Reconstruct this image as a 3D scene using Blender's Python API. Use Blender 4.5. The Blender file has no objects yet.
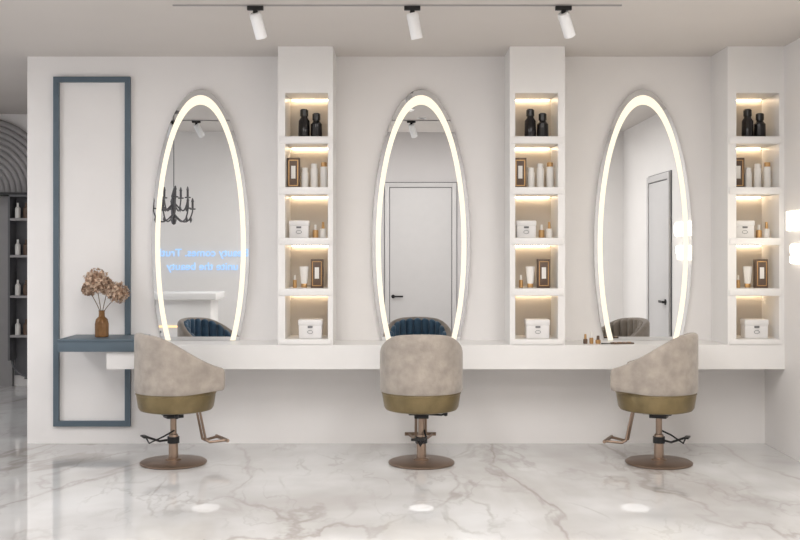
import bpy, bmesh, math, random
from mathutils import Vector, Matrix
random.seed(4)
S = bpy.context.scene
C = S.collection
S.view_settings.view_transform = 'Standard'
S.view_settings.look = 'None'
pi = math.pi

# ------------------------------------------------------------ materials
def srgb(r, g, b):
    f = lambda c: (c/12.92 if c <= 0.04045 else ((c+0.055)/1.055)**2.4)
    return (f(r/255), f(g/255), f(b/255), 1)

def mat(name, col, rough=0.5, metal=0.0, noise=0.0, nscale=8.0, bump=0.0, bscale=60, emit=None, estr=0, coat=0, sheen=0):
    m = bpy.data.materials.new(name); m.use_nodes = True
    nt = m.node_tree; b = nt.nodes['Principled BSDF']
    b.inputs['Base Color'].default_value = col
    b.inputs['Roughness'].default_value = rough
    b.inputs['Metallic'].default_value = metal
    if coat: b.inputs['Coat Weight'].default_value = coat
    if sheen: b.inputs['Sheen Weight'].default_value = sheen
    if emit:
        b.inputs['Emission Color'].default_value = emit
        b.inputs['Emission Strength'].default_value = estr
    if noise > 0 or bump > 0:
        tc = nt.nodes.new('ShaderNodeTexCoord')
    if noise > 0:
        n = nt.nodes.new('ShaderNodeTexNoise'); n.inputs['Scale'].default_value = nscale
        n.inputs['Detail'].default_value = 5
        nt.links.new(tc.outputs['Object'], n.inputs['Vector'])
        mx = nt.nodes.new('ShaderNodeMix'); mx.data_type = 'RGBA'
        mx.inputs[6].default_value = tuple(c*(1-noise) for c in col[:3])+(1,)
        mx.inputs[7].default_value = tuple(min(1, c*(1+noise)) for c in col[:3])+(1,)
        rp = nt.nodes.new('ShaderNodeMapRange')
        rp.inputs[1].default_value = 0.32; rp.inputs[2].default_value = 0.68
        nt.links.new(n.outputs['Fac'], rp.inputs[0])
        nt.links.new(rp.outputs[0], mx.inputs[0])
        nt.links.new(mx.outputs[2], b.inputs['Base Color'])
    if bump > 0:
        n2 = nt.nodes.new('ShaderNodeTexNoise'); n2.inputs['Scale'].default_value = bscale
        n2.inputs['Detail'].default_value = 3
        nt.links.new(tc.outputs['Object'], n2.inputs['Vector'])
        bp = nt.nodes.new('ShaderNodeBump'); bp.inputs['Strength'].default_value = bump
        bp.inputs['Distance'].default_value = 0.005
        nt.links.new(n2.outputs['Fac'], bp.inputs['Height'])
        nt.links.new(bp.outputs[0], b.inputs['Normal'])
    return m

def marble():
    m = bpy.data.materials.new('marble_floor'); m.use_nodes = True
    nt = m.node_tree; N = nt.nodes; L = nt.links
    b = N['Principled BSDF']; b.inputs['Roughness'].default_value = 0.04
    b.inputs['Specular IOR Level'].default_value = 1.0
    tc = N.new('ShaderNodeTexCoord')
    def vein(rot, sc, nscale, width, seed, dist):
        mp = N.new('ShaderNodeMapping'); mp.inputs['Rotation'].default_value = (0, 0, rot)
        mp.inputs['Scale'].default_value = sc; mp.inputs['Location'].default_value = (seed, seed*.7, 0)
        L.new(tc.outputs['Object'], mp.inputs['Vector'])
        n = N.new('ShaderNodeTexNoise'); n.inputs['Scale'].default_value = nscale
        n.inputs['Detail'].default_value = 6; n.inputs['Roughness'].default_value = 0.5
        n.inputs['Distortion'].default_value = dist
        L.new(mp.outputs[0], n.inputs['Vector'])
        s = N.new('ShaderNodeMath'); s.operation = 'SUBTRACT'; s.inputs[1].default_value = 0.5
        L.new(n.outputs['Fac'], s.inputs[0])
        a = N.new('ShaderNodeMath'); a.operation = 'ABSOLUTE'; L.new(s.outputs[0], a.inputs[0])
        r = N.new('ShaderNodeMapRange'); r.interpolation_type = 'SMOOTHSTEP'
        r.inputs[1].default_value = 0; r.inputs[2].default_value = width
        r.inputs[3].default_value = 1; r.inputs[4].default_value = 0
        L.new(a.outputs[0], r.inputs[0])
        return r.outputs[0]
    def mul(a, v):
        x = N.new('ShaderNodeMath'); x.operation = 'MULTIPLY'; L.new(a, x.inputs[0])
        if isinstance(v, float): x.inputs[1].default_value = v
        else: L.new(v, x.inputs[1])
        return x.outputs[0]
    def mask(scale, lo, hi, seed):
        mp = N.new('ShaderNodeMapping'); mp.inputs['Location'].default_value = (seed, -seed, 0)
        L.new(tc.outputs['Object'], mp.inputs['Vector'])
        n = N.new('ShaderNodeTexNoise'); n.inputs['Scale'].default_value = scale; n.inputs['Detail'].default_value = 3
        L.new(mp.outputs[0], n.inputs['Vector'])
        r = N.new('ShaderNodeMapRange'); r.inputs[1].default_value = lo; r.inputs[2].default_value = hi
        L.new(n.outputs['Fac'], r.inputs[0]); return r.outputs[0]
    def mix(fac, ca, cb):
        x = N.new('ShaderNodeMix'); x.data_type = 'RGBA'; L.new(fac, x.inputs[0])
        if isinstance(ca, tuple): x.inputs[6].default_value = ca
        else: L.new(ca, x.inputs[6])
        x.inputs[7].default_value = cb
        return x.outputs[2]
    c = mix(mask(1.3, .4, .68, 3.), srgb(224, 224, 224), srgb(200, 198, 197))
    c = mix(mul(mul(vein(.7, (1, .38, 1), .8, .12, 1., .5), mask(.7, .34, .56, 8.)), .55), c, srgb(188, 183, 179))
    c = mix(mul(mul(vein(.7, (1, .38, 1), .8, .014, 1., .5), mask(.7, .34, .56, 8.)), .55), c, srgb(152, 143, 135))
    c = mix(mul(mul(vein(.45, (1, .4, 1), 1.6, .022, 7., .4), mask(1.0, .42, .60, 15.)), .45), c, srgb(166, 160, 154))
    c = mix(mul(mul(vein(1.1, (1, .5, 1), 3.0, .022, 13., .3), mask(1.2, .44, .62, 21.)), .35), c, srgb(168, 163, 159))
    L.new(c, b.inputs['Base Color'])
    return m

M = {}
M['wall'] = mat('wall_paint', srgb(237, 234, 232), .6, noise=.012, nscale=3, bump=.03, bscale=90)
M['wall_darkened'] = mat('wall_paint_darkened', srgb(208, 205, 205), .6, noise=.012, nscale=3, bump=.03, bscale=90)  # wall paint darkened to offset overlighting from the entry fill
M['ceil'] = mat('ceiling_paint', srgb(209, 203, 198), .8, noise=.01, nscale=2)
M['floor'] = marble()
M['white'] = mat('white_lacquer', srgb(236, 234, 232), .35, noise=.008)
M['niche'] = mat('niche_board', srgb(208, 200, 189), .5, noise=.02, nscale=5)
M['blue'] = mat('slate_blue_lacquer', srgb(86, 101, 112), .45, noise=.04, nscale=6)
M['mirror'] = mat('mirror_glass', (.74, .75, .755, 1), 0.0, 1.0)
M['led'] = mat('mirror_led', (.14, .13, .11, 1), .5, emit=(1, .92, .75, 1), estr=1.04)
M['strip'] = mat('warm_led_strip', (1, .85, .6, 1), .5, emit=(1, .79, .55, 1), estr=10.5)
M['velvet'] = mat('taupe_velvet', srgb(163, 153, 143), .85, noise=.16, nscale=13, bump=.35, bscale=80, sheen=.35)
M['bluevel'] = mat('teal_velvet', srgb(66, 100, 128), .7, noise=.12, nscale=14, sheen=.4)
M['beigevel'] = mat('beige_velvet', srgb(168, 158, 148), .8, noise=.1, nscale=14, sheen=.3)
M['gold'] = mat('olive_gold_leather', srgb(132, 116, 82), .33, .5, noise=.22, nscale=7, bump=.2, bscale=60)
M['bronze'] = mat('bronze_metal', srgb(158, 138, 122), .3, .85, noise=.05)
M['bronzebase'] = mat('bronze_base', srgb(136, 116, 101), .35, .7, noise=.05)
M['black'] = mat('black_metal', (.012, .012, .013, 1), .4, .2, noise=.05)
M['blackgl'] = mat('black_glass', (.010, .008, .008, 1), .2, noise=.05)
M['chanblk'] = mat('chandelier_iron', (.13, .125, .13, 1), .35, .5, noise=.1)
M['spotwhite'] = mat('spot_white', srgb(238, 238, 238), .35, noise=.01)
M['rail'] = mat('track_rail_grey', srgb(165, 162, 160), .5, noise=.02)
M['lens'] = mat('spot_lens', (1, 1, 1, 1), .3, emit=(1, .95, .88, 1), estr=2)
M['cream'] = mat('cream_plastic', srgb(238, 235, 230), .35, noise=.02)
M['goldcap'] = mat('gold_cap', srgb(200, 160, 110), .3, .8, noise=.05)
M['brownbox'] = mat('brown_box', srgb(100, 80, 66), .5, noise=.1, nscale=30)
M['boxw'] = mat('box_white', srgb(234, 232, 231), .45, noise=.02)
M['label'] = mat('label_grey', srgb(120, 120, 122), .5, noise=.05)
M['vase'] = mat('amber_vase', srgb(128, 92, 56), .25, .3, noise=.25, nscale=12)
M['petal'] = mat('dried_petal', srgb(200, 174, 152), .8, noise=.3, nscale=40)
M['petal2'] = mat('dried_petal_dark', srgb(158, 128, 106), .8, noise=.3, nscale=40)
M['stem'] = mat('stem', srgb(110, 92, 66), .8, noise=.2)
M['door'] = mat('door_paint', srgb(204, 202, 202), .4, noise=.01)
M['gap'] = mat('door_gap', srgb(105, 105, 108), .6, noise=.05)
M['flute'] = mat('fluted_plaster', srgb(165, 162, 162), .7, noise=.03)
M['dark'] = mat('dark_cabinet', srgb(105, 105, 108), .5, noise=.06)
M['panelgrey'] = mat('grey_wall_panel', srgb(150, 148, 148), .5, noise=.03)
M['neon'] = mat('neon_blue', (.2, .3, .5, 1), .5, emit=(.45, .68, 1, 1), estr=1.1)
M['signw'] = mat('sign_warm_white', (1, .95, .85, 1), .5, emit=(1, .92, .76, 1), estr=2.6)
M['deskled'] = mat('desk_led', (1, .6, .3, 1), .5, emit=(1, .55, .25, 1), estr=2)

# ------------------------------------------------------------ helpers
def empty(name, loc=(0, 0, 0), rz=0):
    e = bpy.data.objects.new(name, None); e.location = loc; e.rotation_euler = (0, 0, rz)
    e.empty_display_size = .1
    C.objects.link(e); return e

def fin(name, bm, m, parent=None, loc=None, smooth=True, ang=.6, rot=None):
    bmesh.ops.recalc_face_normals(bm, faces=bm.faces[:])
    me = bpy.data.meshes.new(name); bm.to_mesh(me); bm.free()
    for x in (m if isinstance(m, list) else [m]): me.materials.append(x)
    if smooth:
        for p in me.polygons: p.use_smooth = True
        me.set_sharp_from_angle(angle=ang)
    o = bpy.data.objects.new(name, me); C.objects.link(o)
    if parent: o.parent = parent
    if loc: o.location = loc
    if rot: o.rotation_euler = rot
    return o

def addbox(bm, b, bev=0):
    x0, x1, y0, y1, z0, z1 = b
    r = bmesh.ops.create_cube(bm, size=1)
    vs = r['verts']
    for v in vs:
        v.co = Vector(((x0+x1)/2+v.co.x*(x1-x0), (y0+y1)/2+v.co.y*(y1-y0), (z0+z1)/2+v.co.z*(z1-z0)))
    if bev:
        es = list({e for v in vs for e in v.link_edges})
        bmesh.ops.bevel(bm, geom=es, offset=bev, segments=2, affect='EDGES', profile=.5)

def box(name, b, m, parent=None, bev=0, loc=None, rot=None):
    bm = bmesh.new(); addbox(bm, b, bev)
    return fin(name, bm, m, parent, loc, smooth=bev > 0, rot=rot)

def boxes(name, bl, m, parent=None, bev=0, loc=None):
    bm = bmesh.new()
    for b in bl: addbox(bm, b, bev)
    return fin(name, bm, m, parent, loc, smooth=bev > 0)

def addlathe(bm, prof, n=40, c=(0, 0), sy=1, z=0):
    rings = []
    for r, h in prof:
        if r < 1e-5: rings.append([bm.verts.new((c[0], c[1], h+z))])
        else: rings.append([bm.verts.new((c[0]+r*math.cos(2*pi*i/n), c[1]+sy*r*math.sin(2*pi*i/n), h+z)) for i in range(n)])
    for a, b in zip(rings, rings[1:]):
        for i in range(n):
            j = (i+1) % n
            if len(a) == 1 and len(b) == 1: continue
            if len(a) == 1: bm.faces.new((a[0], b[i], b[j]))
            elif len(b) == 1: bm.faces.new((a[i], a[j], b[0]))
            else: bm.faces.new((a[i], a[j], b[j], b[i]))

def lathe(name, prof, m, parent=None, n=40, loc=None, rot=None, sy=1, c=(0, 0)):
    bm = bmesh.new(); addlathe(bm, prof, n, c=c, sy=sy)
    return fin(name, bm, m, parent, loc, rot=rot)

def tube(name, pts, r, m, parent=None, smoothc=False, res=4):
    cu = bpy.data.curves.new(name, 'CURVE'); cu.dimensions = '3D'
    cu.bevel_depth = r; cu.bevel_resolution = res; cu.use_fill_caps = True
    if smoothc:
        sp = cu.splines.new('NURBS'); sp.points.add(len(pts)-1)
        for p, q in zip(sp.points, pts): p.co = (*q, 1)
        sp.use_endpoint_u = True; sp.order_u = 3; cu.resolution_u = 8
    else:
        sp = cu.splines.new('POLY'); sp.points.add(len(pts)-1)
        for p, q in zip(sp.points, pts): p.co = (*q, 1)
    o = bpy.data.objects.new(name+'_c', cu); C.objects.link(o)
    return tomesh(o, name, m, parent)

def tomesh(o, name, m, parent=None, loc=None, rot=None):
    bpy.context.view_layer.update()
    dg = bpy.context.evaluated_depsgraph_get()
    me = bpy.data.meshes.new_from_object(o.evaluated_get(dg))
    bpy.data.objects.remove(o)
    me.materials.clear(); me.materials.append(m)
    for p in me.polygons: p.use_smooth = True
    me.set_sharp_from_angle(angle=.7)
    n = bpy.data.objects.new(name, me); C.objects.link(n)
    if parent: n.parent = parent
    if loc: n.location = loc
    if rot: n.rotation_euler = rot
    return n

def text(name, s, size, m, loc, rot, ext=.008, off=0, parent=None, align='CENTER', spacing=1, ls=1):
    cu = bpy.data.curves.new(name, 'FONT'); cu.body = s; cu.size = size; cu.extrude = ext
    cu.offset = off; cu.align_x = align; cu.space_character = spacing; cu.space_line = ls
    o = bpy.data.objects.new(name+'_c', cu); C.objects.link(o)
    return tomesh(o, name, m, parent, loc, rot)

# ------------------------------------------------------------ room shell
D = 8.25; HC = 1.5; F = 1064.0
XR = 2.83; XL = -2.89; H = 3.0; YF = -5.3; YB = -8.8; AL = -1.8; AR = 2.3; HA = 3.38
box('floor', (-6.2, 3.1, YB-.2, 3.8, -.1, 0), M['floor'])
box('ceiling', (-6.2, 3.1, YF, 3.8, H, H+.1), M['ceil'])
box('ceiling_entry', (AL-.1, AR+.1, YB-.1, YF, HA, HA+.1), M['ceil'])
box('wall_back', (XL, XR+.2, 0, .2, 0, H), M['wall'])
box('wall_passage', (XL, XL+.2, .2, 3.5, 0, H), M['wall'])
box('wall_right', (XR, XR+.2, YF, 0, 0, H), M['wall'])
box('wall_front_right', (AR, XR+.2, YF-.2, YF, 0, HA+.1), M['wall'])
box('wall_front_left', (-6.2, AL, YF-.2, YF, 0, HA+.1), M['wall'])
box('wall_front_header', (AL, AR, YF-.02, YF, H, HA), M['wall'])
box('wall_entry_left', (AL-.2, AL, YB, YF-.2, 0, HA), M['wall'])
box('wall_entry_right', (AR, AR+.2, YB, YF-.2, 0, HA), M['wall'])
box('wall_front', (AL-.2, AR+.2, YB-.2, YB, 0, HA), M['wall_darkened'])
box('wall_passage_end', (-6.2, XL, 3.5, 3.7, 0, H), M['wall'])
boxes('wall_left', [(-6.2, -6, YF, -4.2, 0, H), (-6.2, -6, -1.2, 3.5, 0, H), (-6.2, -6, -4.2, -1.2, 0, .5), (-6.2, -6, -4.2, -1.2, 2.7, H)], M['wall'])
boxes('added_window_1', [(-6.15, -6.05, -4.2, -4.14, .5, 2.7), (-6.15, -6.05, -1.26, -1.2, .5, 2.7), (-6.15, -6.05, -4.14, -1.26, .5, .56),
                   (-6.15, -6.05, -4.14, -1.26, 2.64, 2.7), (-6.13, -6.07, -3.2, -3.16, .56, 2.64), (-6.13, -6.07, -2.2, -2.16, .56, 2.64)], M['black'])  # unseen window, added to let sky light into the room

def door(name, w, h, loc, rz, hx, hz):
    e = empty(name, loc, rz)
    boxes('door_frame', [(-w/2-.07, -w/2, 0.0, .035, 0, h+.07), (w/2, w/2+.07, 0.0, .035, 0, h+.07), (-w/2, w/2, 0.0, .035, h, h+.07)], M['door'], e, .004)
    boxes('door_gap', [(-w/2, w/2, 0.0, .006, 0, h), (-w/2-.082, -w/2-.071, 0, .01, 0, h+.082), (w/2+.071, w/2+.082, 0, .01, 0, h+.082), (-w/2-.071, w/2+.071, 0, .01, h+.071, h+.082)], M['gap'], e)
    box('door_leaf', (-w/2+.01, w/2-.01, .006, .022, .008, h-.01), M['door'], e, .002)
    s = 1 if hx < 0 else -1
    lathe('handle_rose', [(0, 0), (.03, 0), (.03, .012), (.012, .012), (.012, .045), (0, .045)], M['black'], e, 20, (hx, .022, hz), (-pi/2, 0, 0))
    box('handle_lever', (min(hx-.012*s, hx+.16*s), max(hx-.012*s, hx+.16*s), .05, .066, hz-.013, hz+.013), M['black'], e, .004)
    return e
door('door_1', 1.0, 2.5, (.33, YB, 0), 0, -.44, .76)
door('door_2', .86, 2.25, (XR, -3.4, 0), pi/2, .34, .95)

z0, z1, x0, x1, t = .136, 2.84, -2.68, -2.085, .042
boxes('trim_1', [(x0, x0+t, -.03, 0, z0, z1), (x1-t, x1, -.03, 0, z0, z1), (x0+t, x1-t, -.03, 0, z1-t, z1), (x0+t, x1-t, -.03, 0, z0, z0+t)], M['blue'])

# ------------------------------------------------------------ counter
CY = -.42
boxes('vanity_counter', [(-1.93, XR, CY, 0, .623, .80), (-2.16, -1.93, CY, 0, .623, .751)], M['white'])
e = empty('floating_shelf', (-2.225, 0, 0))
box('shelf_body', (-.285, .285, -.45, 0, .753, .828), M['blue'], e, .004)
box('shelf_top', (-.29, .29, -.455, 0, .828, .845), M['blue'], e, .003)

# ------------------------------------------------------------ niche shelving
NZ = [(2.338, 2.657), (1.964, 2.283), (1.59, 1.909), (1.216, 1.535), (.842, 1.161)]
def bottle(name, loc, prof, m, cap=None, capm=None, n=24, sy=1):
    e = empty(name, loc)
    lathe('bottle_body', prof, m, e, n, sy=sy)
    if cap: lathe('bottle_cap', cap, capm, e, n, sy=sy)
    return e
def P_cyl(r, h, c=.004, z=0):
    return [(0, z), (r-c, z), (r, z+c), (r, z+h-c), (r-c, z+h), (0, z+h)]
def framed_box(x, y, z, w, h):
    e = empty('perfume_box', (x, y, z))
    box('box_body', (-w/2, w/2, -.03, .03, 0, h), M['brownbox'], e, .002)
    boxes('box_frame', [(-w/2+.010, -w/2+.016, -.032, -.03, .015, h-.015), (w/2-.016, w/2-.010, -.032, -.03, .015, h-.015), (-w/2+.010, w/2-.010, -.032, -.03, h-.021, h-.015), (-w/2+.010, w/2-.010, -.032, -.03, .015, .021)], M['goldcap'], e)
    box('box_label', (-w/2+.030, w/2-.030, -.032, -.03, .07, h-.06), M['cream'], e)
def lidbox(x, y, z, w, h, d=.1):
    e = empty('gift_box', (x, y, z))
    box('box_body', (-w/2+.004, w/2-.004, -d/2+.004, d/2-.004, 0, h*.7), M['boxw'], e, .006)
    box('box_lid', (-w/2, w/2, -d/2, d/2, h*.68, h), M['boxw'], e, .008)
    box('box_clasp', (-.018, .018, -d/2-.005, -d/2+.004, h*.56, h*.66), M['label'], e, .001)
    tube('box_emblem', [(.02*math.cos(a), -d/2, h*.34+.012*math.sin(a)) for a in [i*pi/8 for i in range(17)]], .0015, M['label'], e)

def column(cx, right_edge=None, dxo=0):
    e = empty('display_shelving', (cx, 0, 0))
    w = .2025; o = .158; yf = -.41; o0 = -o+dxo; o1 = o+dxo
    xr = (right_edge-cx) if right_edge else w
    bl = [(-w, o0, yf, 0, .80, H), (o1, xr, yf, 0, .80, H), (o0, o1, yf, 0, 2.657, H), (o0, o1, yf, 0, .80, .842)]
    boxes('column_body', bl, M['white'], e)
    box('niche_back', (o0, o1, -.03, 0, .842, 2.657), M['niche'], e)
    boxes('niche_shelves', [(o0, o1, yf, -.03, a-.055, a) for (a, b) in NZ[:-1]], M['white'], e)
    xs = min(w-.012, xr)
    boxes('shelf_nosing', [(-w+.012, xs, yf-.010, yf, a-.052, a-.002) for a, b in NZ[:-1]] + [(-w+.012, xs, yf-.010, yf, .803, .84)], M['white'], e, .002)
    boxes('niche_led_strips', [(o0+.015, o1-.015, -.055, -.04, b-.007, b) for a, b in NZ], M['strip'], e)
    X = cx+dxo; Y = -.27
    z = NZ[0][0]
    for dx, h, r in [(-.03, .165, .042), (.062, .135, .042)]:
        bottle('shampoo_bottle', (X+dx, Y, z), [(0, 0), (r, 0), (r+.002, .006), (r, h*.78), (r*.62, h*.92), (r*.6, h), (0, h)], M['blackgl'],
               [(0, h), (r*.72, h), (r*.72, h+.045), (r*.55, h+.052), (0, h+.052)], M['blackgl'])
    z = NZ[1][0]
    framed_box(X-.108, Y, z, .092, .225)
    for dx, h in [(-.025, .12), (.045, .15), (.118, .16)]:
        bottle('lotion_bottle', (X+dx, Y, z), P_cyl(.027, h), M['cream'], [(0, h), (.022, h), (.022, h+.03), (.019, h+.033), (0, h+.033)], M['cream'] if dx < .1 else M['goldcap'])
    z = NZ[2][0]
    lidbox(X-.065, Y, z, .15, .13)
    bottle('serum_bottle', (X+.055, Y, z), P_cyl(.022, .06), M['goldcap'], [(0, .06), (.009, .06), (.009, .10), (0, .10)], M['cream'])
    bottle('nail_polish', (X+.112, Y, z), P_cyl(.024, .07), M['cream'], [(0, .07), (.012, .07), (.009, .12), (0, .12)], M['goldcap'])
    z = NZ[3][0]
    bottle('cream_tube', (X-.03, Y, z), [(0, 0), (.02, 0), (.02, .035), (.024, .036), (.034, .15), (.034, .16), (0, .16)], M['cream'], P_cyl(.022, .034), M['goldcap'], sy=.5)
    bottle('serum_vial', (X-.10, Y, z), P_cyl(.015, .06), M['goldcap'], [(0, .06), (.007, .06), (.007, .095), (0, .095)], M['cream'])
    framed_box(X+.068, Y, z, .092, .215)
    z = NZ[4][0]
    lidbox(X+.02, Y, z, .18, .14, .12)
    return e
column(-.697, dxo=.008)
column(1.013, dxo=-.006)
column(2.6165, right_edge=XR, dxo=.02)

# ------------------------------------------------------------ mirrors
def mirror(cx):
    zc, A, B = 1.54, .378, 1.20; zb = .802
    e = empty('vanity_mirror', (cx, 0, zc))
    def pts(a, b, n=96):
        ph = math.asin(max(-1, (zb-zc)/b))
        return [(a*math.cos(ph+(pi-2*ph)*i/n), b*math.sin(ph+(pi-2*ph)*i/n)) for i in range(n+1)]
    def slab(name, a, b, y0, y1, m):
        bm = bmesh.new(); P = pts(a, b)
        f = [bm.verts.new((x, y0, z)) for x, z in P]; k = [bm.verts.new((x, y1, z)) for x, z in P]
        bm.faces.new(f); bm.faces.new(k)
        n = len(P)
        for i in range(n): bm.faces.new((f[i], f[(i+1) % n], k[(i+1) % n], k[i]))
        fin(name, bm, m, e, ang=.5)
    slab('mirror_backing', A-.03, B-.03, -.028, -.0, M['white'])
    slab('mirror_pane', A, B, -.036, -.028, M['mirror'])
    bm = bmesh.new(); P = pts(A-.028, B-.044); Q = pts(A-.066, B-.118)
    yy = -.0375
    r0 = [bm.verts.new((x, yy, z)) for x, z in P]; r1 = [bm.verts.new((x, yy, z)) for x, z in Q]
    r2 = [bm.verts.new((x, -.036, z)) for x, z in P]; r3 = [bm.verts.new((x, -.036, z)) for x, z in Q]
    for i in range(len(P)-1):
        bm.faces.new((r0[i], r0[i+1], r1[i+1], r1[i])); bm.faces.new((r0[i], r2[i], r2[i+1], r0[i+1])); bm.faces.new((r1[i], r1[i+1], r3[i+1], r3[i]))
    fin('mirror_led_band', bm, M['led'], e, ang=.5)
for x in (-1.54, .163, 1.876): mirror(x)

# ------------------------------------------------------------ salon chair
R = .292; LA = .262; PO = .025
A1 = R*pi/2+LA
def path(a):
    s = -1 if a < 0 else 1; a = abs(a)
    if a < R*pi/2:
        th = a/R; n = Vector((s*math.sin(th), -math.cos(th), 0)); return n*R+Vector((0, PO, 0)), n
    n = Vector((s, 0, 0)); d = a-R*pi/2
    return Vector((s*(R-.05*d*d/LA), d+PO, 0)), n
def sm(t): t = max(0, min(1, t)); return t*t*(3-2*t)
def ztop(a):
    t = max(0, min(1, (abs(a)-.20)/(A1-.20)))
    return .925-.012*min(1, (abs(a)/.2)**2)-.235*(.6*sm(t)+.4*t)
def sweep(name, n, fn, m, parent):
    bm = bmesh.new(); secs = []
    for i in range(n+1):
        u = -1+2*i/n; a = u*A1
        do, di, zb, zt = fn(a)
        p, nn = path(a)
        th = di-do; rr = th/2; loop = []
        prof = [(do+rr*.3, zb), (do, zb+rr*.5)]
        for k in range(1, 6): prof.append((do, zb+rr*.5+(zt-rr-zb-rr*.5)*k/6))
        for k in range(0, 7):
            an = pi-pi*k/6; prof.append(((do+di)/2+rr*math.cos(an), zt-rr+rr*math.sin(an)))
        for k in range(5, 0, -1): prof.append((di, zb+rr*.5+(zt-rr-zb-rr*.5)*k/6))
        prof += [(di, zb+rr*.5), (di-rr*.3, zb)]
        for d, z in prof:
            q = p-nn*d; loop.append(bm.verts.new((q.x, q.y, z)))
        secs.append(loop)
    k = len(secs[0])
    for s0, s1 in zip(secs, secs[1:]):
        for j in range(k): bm.faces.new((s0[j], s0[(j+1) % k], s1[(j+1) % k], s1[j]))
    bm.faces.new(secs[0]); bm.faces.new(secs[-1][::-1])
    return fin(name, bm, m, parent, ang=.9)
def chair(x, y, rz, liner):
    e = empty('salon_chair', (x, y, 0), rz)
    def shell(a):
        d = (A1-abs(a))/.03
        k = math.sqrt(max(0, 1-(1-min(1, d))**2)) if d < 1 else 1
        up = .02*sm((abs(a)-R*pi/2+.05)/(LA+.05))
        return (.022*(1-k), .055-.022*(1-k), .508+up+.025*(1-k), ztop(a)-.03*(1-k))
    sweep('backrest_shell', 110, shell, M['velvet'], e)
    NR = 17
    def lin(a):
        u = (a/A1+1)/2*NR; b = abs(math.sin(pi*u))**.6
        k = min(1, (A1-abs(a))/.03)
        return (.045, .062+.026*b*k, .545, ztop(a)-.03+.022*b-.03*(1-k))
    sweep('tufted_lining', NR*10, lin, liner, e)
    c = (0, .02)
    lathe('seat_base', [(0, .375), (.225, .375), (.25, .382), (.262, .40), (.272, .46), (.277, .50), (.270, .515), (0, .515)], M['gold'], e, 56, c=c)
    lathe('seat_cushion', [(0, .515), (.2, .515), (.218, .535), (.22, .575), (.205, .592), (.15, .6), (0, .602)], M['gold'], e, 48, c=(0, .04))
    tube('seat_piping', [(.276*math.cos(i*pi/24), .02+.276*math.sin(i*pi/24), .497) for i in range(49)], .005, M['gold'], e)
    boxes('tilt_mechanism', [(-.09, .09, -.10, .10, .352, .376), (-.05, .05, -.06, .06, .322, .353)], M['black'], e, .005)
    tube('recline_lever', [(.04, 0, .345), (.14, -.02, .343), (.165, -.03, .353)], .007, M['black'], e)
    lathe('lever_knob', [(0, -.02), (.012, -.015), (.014, 0), (.012, .015), (0, .02)], M['black'], e, 16, (.17, -.032, .355))
    lathe('gas_column', [(0, .02), (.055, .02), (.055, .035), (.034, .042), (.032, .20), (.030, .205), (.022, .21), (.022, .33), (0, .33)], M['bronze'], e, 32)
    lathe('base_disc', [(0, 0), (.225, 0), (.232, .006), (.232, .014), (.222, .020), (.06, .027), (0, .027)], M['bronzebase'], e, 64)
    tube('pump_lever', [(0, 0, .17), (-.03, -.09, .16), (-.03, -.19, .20)], .008, M['black'], e)
    tube('pump_lever_brace', [(.02, 0, .235), (.03, -.08, .20), (-.01, -.17, .155), (-.03, -.19, .20)], .006, M['black'], e)
    box('pump_pedal', (-.075, .02, -.215, -.18, .195, .208), M['black'], e, .004)
    lathe('column_collar', [(0, .145), (.042, .145), (.042, .19), (0, .19)], M['black'], e, 28)
    tube('footrest_frame', [(-.035, .12, .368), (-.035, .18, .362), (-.035, .225, .15), (-.05, .25, .135), (-.09, .36, .145)], .010, M['bronze'], e)
    tube('footrest_frame_right', [(.035, .12, .368), (.035, .18, .362), (.035, .225, .15), (.05, .25, .135), (.09, .36, .145)], .010, M['bronze'], e)
    tube('footrest_bar', [(-.115, .36, .145), (.115, .36, .145)], .013, M['bronze'], e)
    return e
CYH = -.77
chair(-1.593, CYH, -math.radians(60), M['bluevel'])
chair(.15, CYH, 0, M['bluevel'])
chair(1.82, CYH, math.radians(66), M['beigevel'])

# ------------------------------------------------------------ track lights
def track(y, x0, x1, spots, rw, rm):
    e = empty('track_light', (0, y, H))
    box('track_rail', (x0, x1, -rw, rw, -rw, 0), rm, e)
    for i, (sx, tx, ty) in enumerate(spots):
        g = empty('spot_%d' % (i+1), (sx, 0, 0)); g.parent = e
        box('adapter', (-.05, .05, -.014, .014, -.034, -rw), M['black'], g, .003)
        tube('stem', [(0, 0, -.03), (0, 0, -.068)], .015, M['black'], g)
        h = empty('head', (0, 0, -.058), 0); h.parent = g; h.rotation_euler = (tx, ty, 0); h.scale = (.88, .88, .9)
        lathe('head_body', [(0, .012), (.036, .01), (.041, 0), (.041, -.165), (.036, -.168), (.034, -.15), (0, -.15)], M['spotwhite'], h, 32)
        lathe('head_lens', [(0, -.1495), (.03, -.151), (0, -.152)], M['lens'], h, 24)
        lathe('head_ring', [(.0415, -.01), (.043, -.01), (.043, -.028), (.0415, -.028)], M['spotwhite'], h, 32)
    return e
track(-1.74, -1.39, 1.356, [(-.885, .45, -.22), (.075, .2, -.2), (1.0, .55, -.42)], .008, M['rail'])
track(-4.1, -3.2, 2.4, [(-2.35, -.5, -.4), (-2.62, -.5, .4), (.13, -.45, -.3), (-.95, -.4, 0), (1.5, -.4, 0)], .012, M['rail'])

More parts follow.
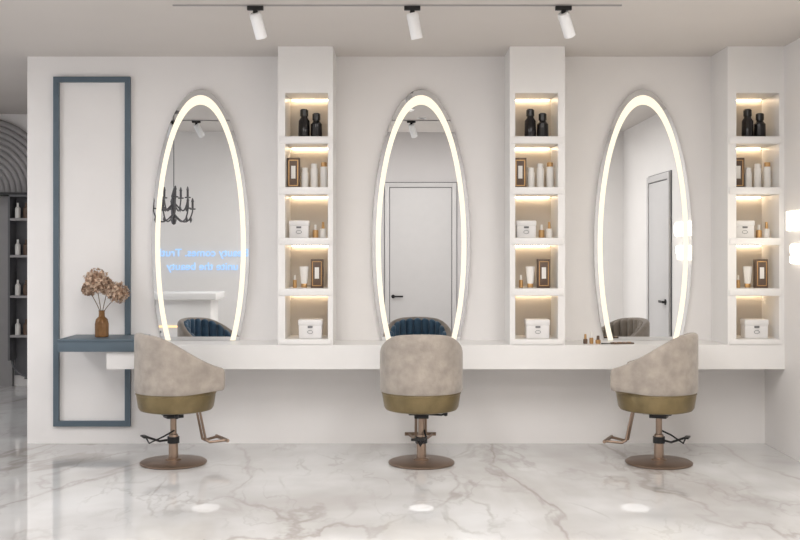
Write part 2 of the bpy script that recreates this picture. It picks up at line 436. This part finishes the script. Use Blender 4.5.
# ------------------------------------------------------------ vase with dried hydrangea
e = empty('flower_vase', (-2.245, -.24, .845))
lathe('vase_body', [(0, 0), (.046, 0), (.052, .006), (.053, .10), (.045, .135), (.024, .155), (.022, .19), (.027, .2), (.024, .2), (.018, .19), (.018, .16), (0, .15)], M['vase'], e, 10)
heads = [(-.04, 0, .42, .100), (.125, -.02, .335, .084), (.03, .05, .37, .065), (-.105, .03, .36, .055)]
for k, (hx, hy, hz, hr) in enumerate(heads):
    tube('stem_%d' % k, [(0, 0, .16), (hx*.3, hy*.3, .24), (hx*.9, hy, hz-hr*.5)], .003, M['stem'], e, True)
    bm = bmesh.new()
    bmesh.ops.create_icosphere(bm, subdivisions=2, radius=hr*.68, matrix=Matrix.Translation((hx, hy, hz)))
    for f in bm.faces: f.material_index = 1
    for i in range(int(3200*hr)):
        d = Vector((random.gauss(0, 1), random.gauss(0, 1), random.gauss(0, 1)*.8)).normalized()
        c = Vector((hx, hy, hz))+d*hr*random.uniform(.7, 1.0)
        n = (d+Vector((random.gauss(0, .4), random.gauss(0, .4), random.gauss(0, .4)))).normalized()
        t1 = n.orthogonal().normalized(); t2 = n.cross(t1); rot = random.uniform(0, pi)
        s = random.uniform(.012, .019); mi = 0 if random.random() < .75 else 1
        cv = bm.verts.new(c-n*.003)
        ring = []
        for j in range(8):
            an = rot+j*pi/4; rr = s if j % 2 == 0 else s*.5
            ring.append(bm.verts.new(c+(t1*math.cos(an)+t2*math.sin(an))*rr+n*(.003 if j % 2 == 0 else 0)))
        for j in range(8):
            f = bm.faces.new((cv, ring[j], ring[(j+1) % 8])); f.material_index = mi
    me = bpy.data.meshes.new('flower_head'); bm.to_mesh(me); bm.free()
    me.materials.append(M['petal']); me.materials.append(M['petal2'])
    o = bpy.data.objects.new('flower_head', me); C.objects.link(o); o.parent = e

# ------------------------------------------------------------ counter items
for dx, h, r, mm, cm in [(1.385, .06, .016, M['brownbox'], M['goldcap']), (1.43, .075, .015, M['goldcap'], M['cream']), (1.48, .05, .02, M['goldcap'], M['brownbox'])]:
    bottle('makeup_bottle', (dx, -.30, .80), P_cyl(r, h*.6), mm, [(0, h*.6), (r*.6, h*.6), (r*.5, h*1.2), (0, h*1.2)], cm)
e = empty('makeup_palette', (1.66, -.30, .80), .2)
box('palette_base', (-.08, .08, -.04, .04, 0, .01), M['brownbox'], e, .003)
for i in range(4): lathe('palette_pan', [(0, .01), (.015, .01), (.015, .013), (0, .013)], M['goldcap'] if i % 2 else M['petal'], e, 16, (-.055+i*.037, 0, 0))
e = empty('makeup_brush', (1.54, -.35, .807), .3)
tube('brush_handle', [(-.05, 0, 0), (.03, 0, 0)], .004, M['black'], e)
tube('brush_bristles', [(.03, 0, 0), (.055, 0, .0)], .007, M['brownbox'], e)

# ------------------------------------------------------------ signs
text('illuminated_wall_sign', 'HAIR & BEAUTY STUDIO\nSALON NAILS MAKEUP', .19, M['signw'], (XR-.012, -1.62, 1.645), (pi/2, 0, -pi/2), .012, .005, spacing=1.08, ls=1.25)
text('neon_wall_sign', 'Beauty comes. Truth\nunite the beauty', .138, M['neon'], (-2.50, YF+.012, 1.42), (pi/2, 0, pi), .006, .001, ls=1.25)

# ------------------------------------------------------------ chandelier
e = empty('chandelier', (-2.44, -3.3, 1.93))
tube('chain', [(0, 0, .25), (0, 0, 1.06)], .005, M['chanblk'], e)
lathe('canopy', [(0, 1.07), (.06, 1.07), (.05, 1.04), (0, 1.03)], M['chanblk'], e, 24)
lathe('stem_body', [(0, -.16), (.02, -.15), (.035, -.10), (.015, -.05), (.03, .03), (.02, .1), (.03, .15), (.01, .22), (0, .26)], M['chanblk'], e, 20)
for i in range(10):
    a = i*pi/5; c, s = math.cos(a), math.sin(a); rr = .22 if i % 2 else .15; up = 0 if i % 2 else .12
    tube('arm_%d' % i, [(0, 0, -.03+up), (.08*c, .08*s, -.13+up), (rr*.8*c, rr*.8*s, -.12+up), (rr*c, rr*s, -.02+up), (rr*c, rr*s, .01+up)], .008, M['chanblk'], e, True)
    lathe('candle_%d' % i, [(0, 0), (.03, 0), (.035, .012), (.012, .015), (.012, .08), (.016, .09), (.008, .12), (0, .13)], M['chanblk'], e, 14, (rr*c, rr*s, .01+up))
    lathe('crystal_%d' % i, [(0, -.09), (.016, -.055), (0, 0)], M['chanblk'], e, 6, (rr*c*.9, rr*s*.9, -.05+up))

# ------------------------------------------------------------ reception desk
e = empty('reception_desk', (-2.75, -4.45, 0))
box('desk_body', (-.55, .55, -.25, .25, .08, .92), M['white'], e, .01)
box('desk_top', (-.6, .62, -.32, .3, .92, 1.0), M['white'], e, .01)
box('desk_plinth', (-.5, .5, -.22, .22, 0, .08), M['dark'], e)
box('desk_led_line', (-.55, .55, .25, .256, .60, .62), M['deskled'], e)

# ------------------------------------------------------------ passage end
e = empty('fluted_arch_panel', (-4.62, 3.5, 2.13))
for k in range(13):
    r = .06+k*.062
    tube('flute_%d' % k, [(r*math.cos(i*pi/30), -.036, r*math.sin(i*pi/30)) for i in range(31)], .033, M['flute'], e, res=3)
e = empty('arched_display_cabinet', (-3.95, 3.5, 0))
boxes('cabinet_body', [(-.3, .3, -.02, -.0, .12, 2.1), (-.3, -.28, -.22, -.02, .3, 2.1), (.28, .3, -.22, -.02, .12, 2.1), (-.3, .3, -.22, -.02, 2.08, 2.1), (-.12, .3, -.22, -.02, .10, .12)], M['dark'], e)
tube('cabinet_rounded_corner', [(-.29+.18-.18*math.cos(i*pi/16), -.12, .30-.18*math.sin(i*pi/16)) for i in range(9)], .012, M['dark'], e)
boxes('cabinet_shelves', [(-.28, .28, -.21, -.02, z, z+.025) for z in (.55, .98, 1.42, 1.82)], M['flute'], e)
for z in (.575, 1.005, 1.445, 1.845):
    for i in range(4):
        lathe('display_bottle', [(0, 0), (.03, 0), (.03, .11), (.012, .13), (.012, .17), (0, .17)], [M['cream'], M['brownbox'], M['cream'], M['goldcap']][i % 4], e, 16, (-.22+i*.09, -.14, z))
box('grey_wall_panel', (-5.9, -4.26, 3.44, 3.498, .0, 2.09), M['panelgrey'])
box('panel_cap', (-5.9, -3.65, 3.27, 3.498, 2.10, 2.125), M['black'])

# ------------------------------------------------------------ lights
def area(name, loc, rot, sx, sy, pw, col=(1, .97, .93), parent=None):
    l = bpy.data.lights.new(name, 'AREA'); l.shape = 'RECTANGLE'; l.size = sx; l.size_y = sy; l.energy = pw; l.color = col
    o = bpy.data.objects.new(name, l); C.objects.link(o); o.location = loc; o.rotation_euler = rot
    if parent: o.parent = parent
    return o
def fill_panel(x, y, z, sx, sy, pw, col=(1, .98, .955)):
    e = empty('added_fill_panel', (x, y, z))  # unseen panel added as fill light for the room, cased like a fixture
    boxes('fill_frame', [(-sx/2-.03, -sx/2, -sy/2-.03, sy/2+.03, -.03, 0), (sx/2, sx/2+.03, -sy/2-.03, sy/2+.03, -.03, 0), (-sx/2, sx/2, -sy/2-.03, -sy/2, -.03, 0), (-sx/2, sx/2, sy/2, sy/2+.03, -.03, 0)], M['spotwhite'], e)
    area('fill_lamp', (0, 0, -.012), (0, 0, 0), sx, sy, pw, col, e)
fill_panel(-.95, -3.4, H, .7, 2.0, 54)
fill_panel(1.35, -3.4, H, .7, 2.0, 54)
fill_panel(.25, -6.6, HA, 3.4, 1.7, 102)
fill_panel(-4.6, -2.5, H, 1.2, 2.0, 56, (.98, .985, 1))
fill_panel(-5.0, 1.6, H, .6, 1.0, 12, (.95, .97, 1))
for sx, tx in ((-1.13, -1.13), (.25, .125), (1.37, 1.37)):
    p = Vector((sx, -3.9 if abs(sx) < .5 else -4.6, 2.98))
    e = empty('added_patch_light', (p.x, p.y, H))  # added lamp, made up to throw a bright patch on the floor
    lathe('trim_ring', [(.03, 0), (.05, 0), (.05, -.008), (.03, -.008)], M['spotwhite'], e, 24)
    l = bpy.data.lights.new('patch_lamp', 'SPOT'); l.energy = 420; l.spot_size = math.radians(2.6); l.spot_blend = .4; l.shadow_soft_size = .002
    o = bpy.data.objects.new('patch_lamp', l); C.objects.link(o); o.parent = e
    o.location = (0, 0, -.02)
    o.rotation_euler = (Vector((tx, -2.06, 0))-p).to_track_quat('-Z', 'Y').to_euler()

w = bpy.data.worlds.new('sky'); S.world = w; w.use_nodes = True
w.node_tree.nodes['Background'].inputs[0].default_value = (.88, .93, 1, 1)
w.node_tree.nodes['Background'].inputs[1].default_value = 2.2

# ------------------------------------------------------------ camera
cd = bpy.data.cameras.new('camera'); cam = bpy.data.objects.new('camera', cd); C.objects.link(cam)
cam.location = (0, -D, HC); cam.rotation_euler = (pi/2, 0, 0)
cd.sensor_width = 36; cd.lens = 36*F/800
cd.shift_y = -20/800.0
S.camera = cam
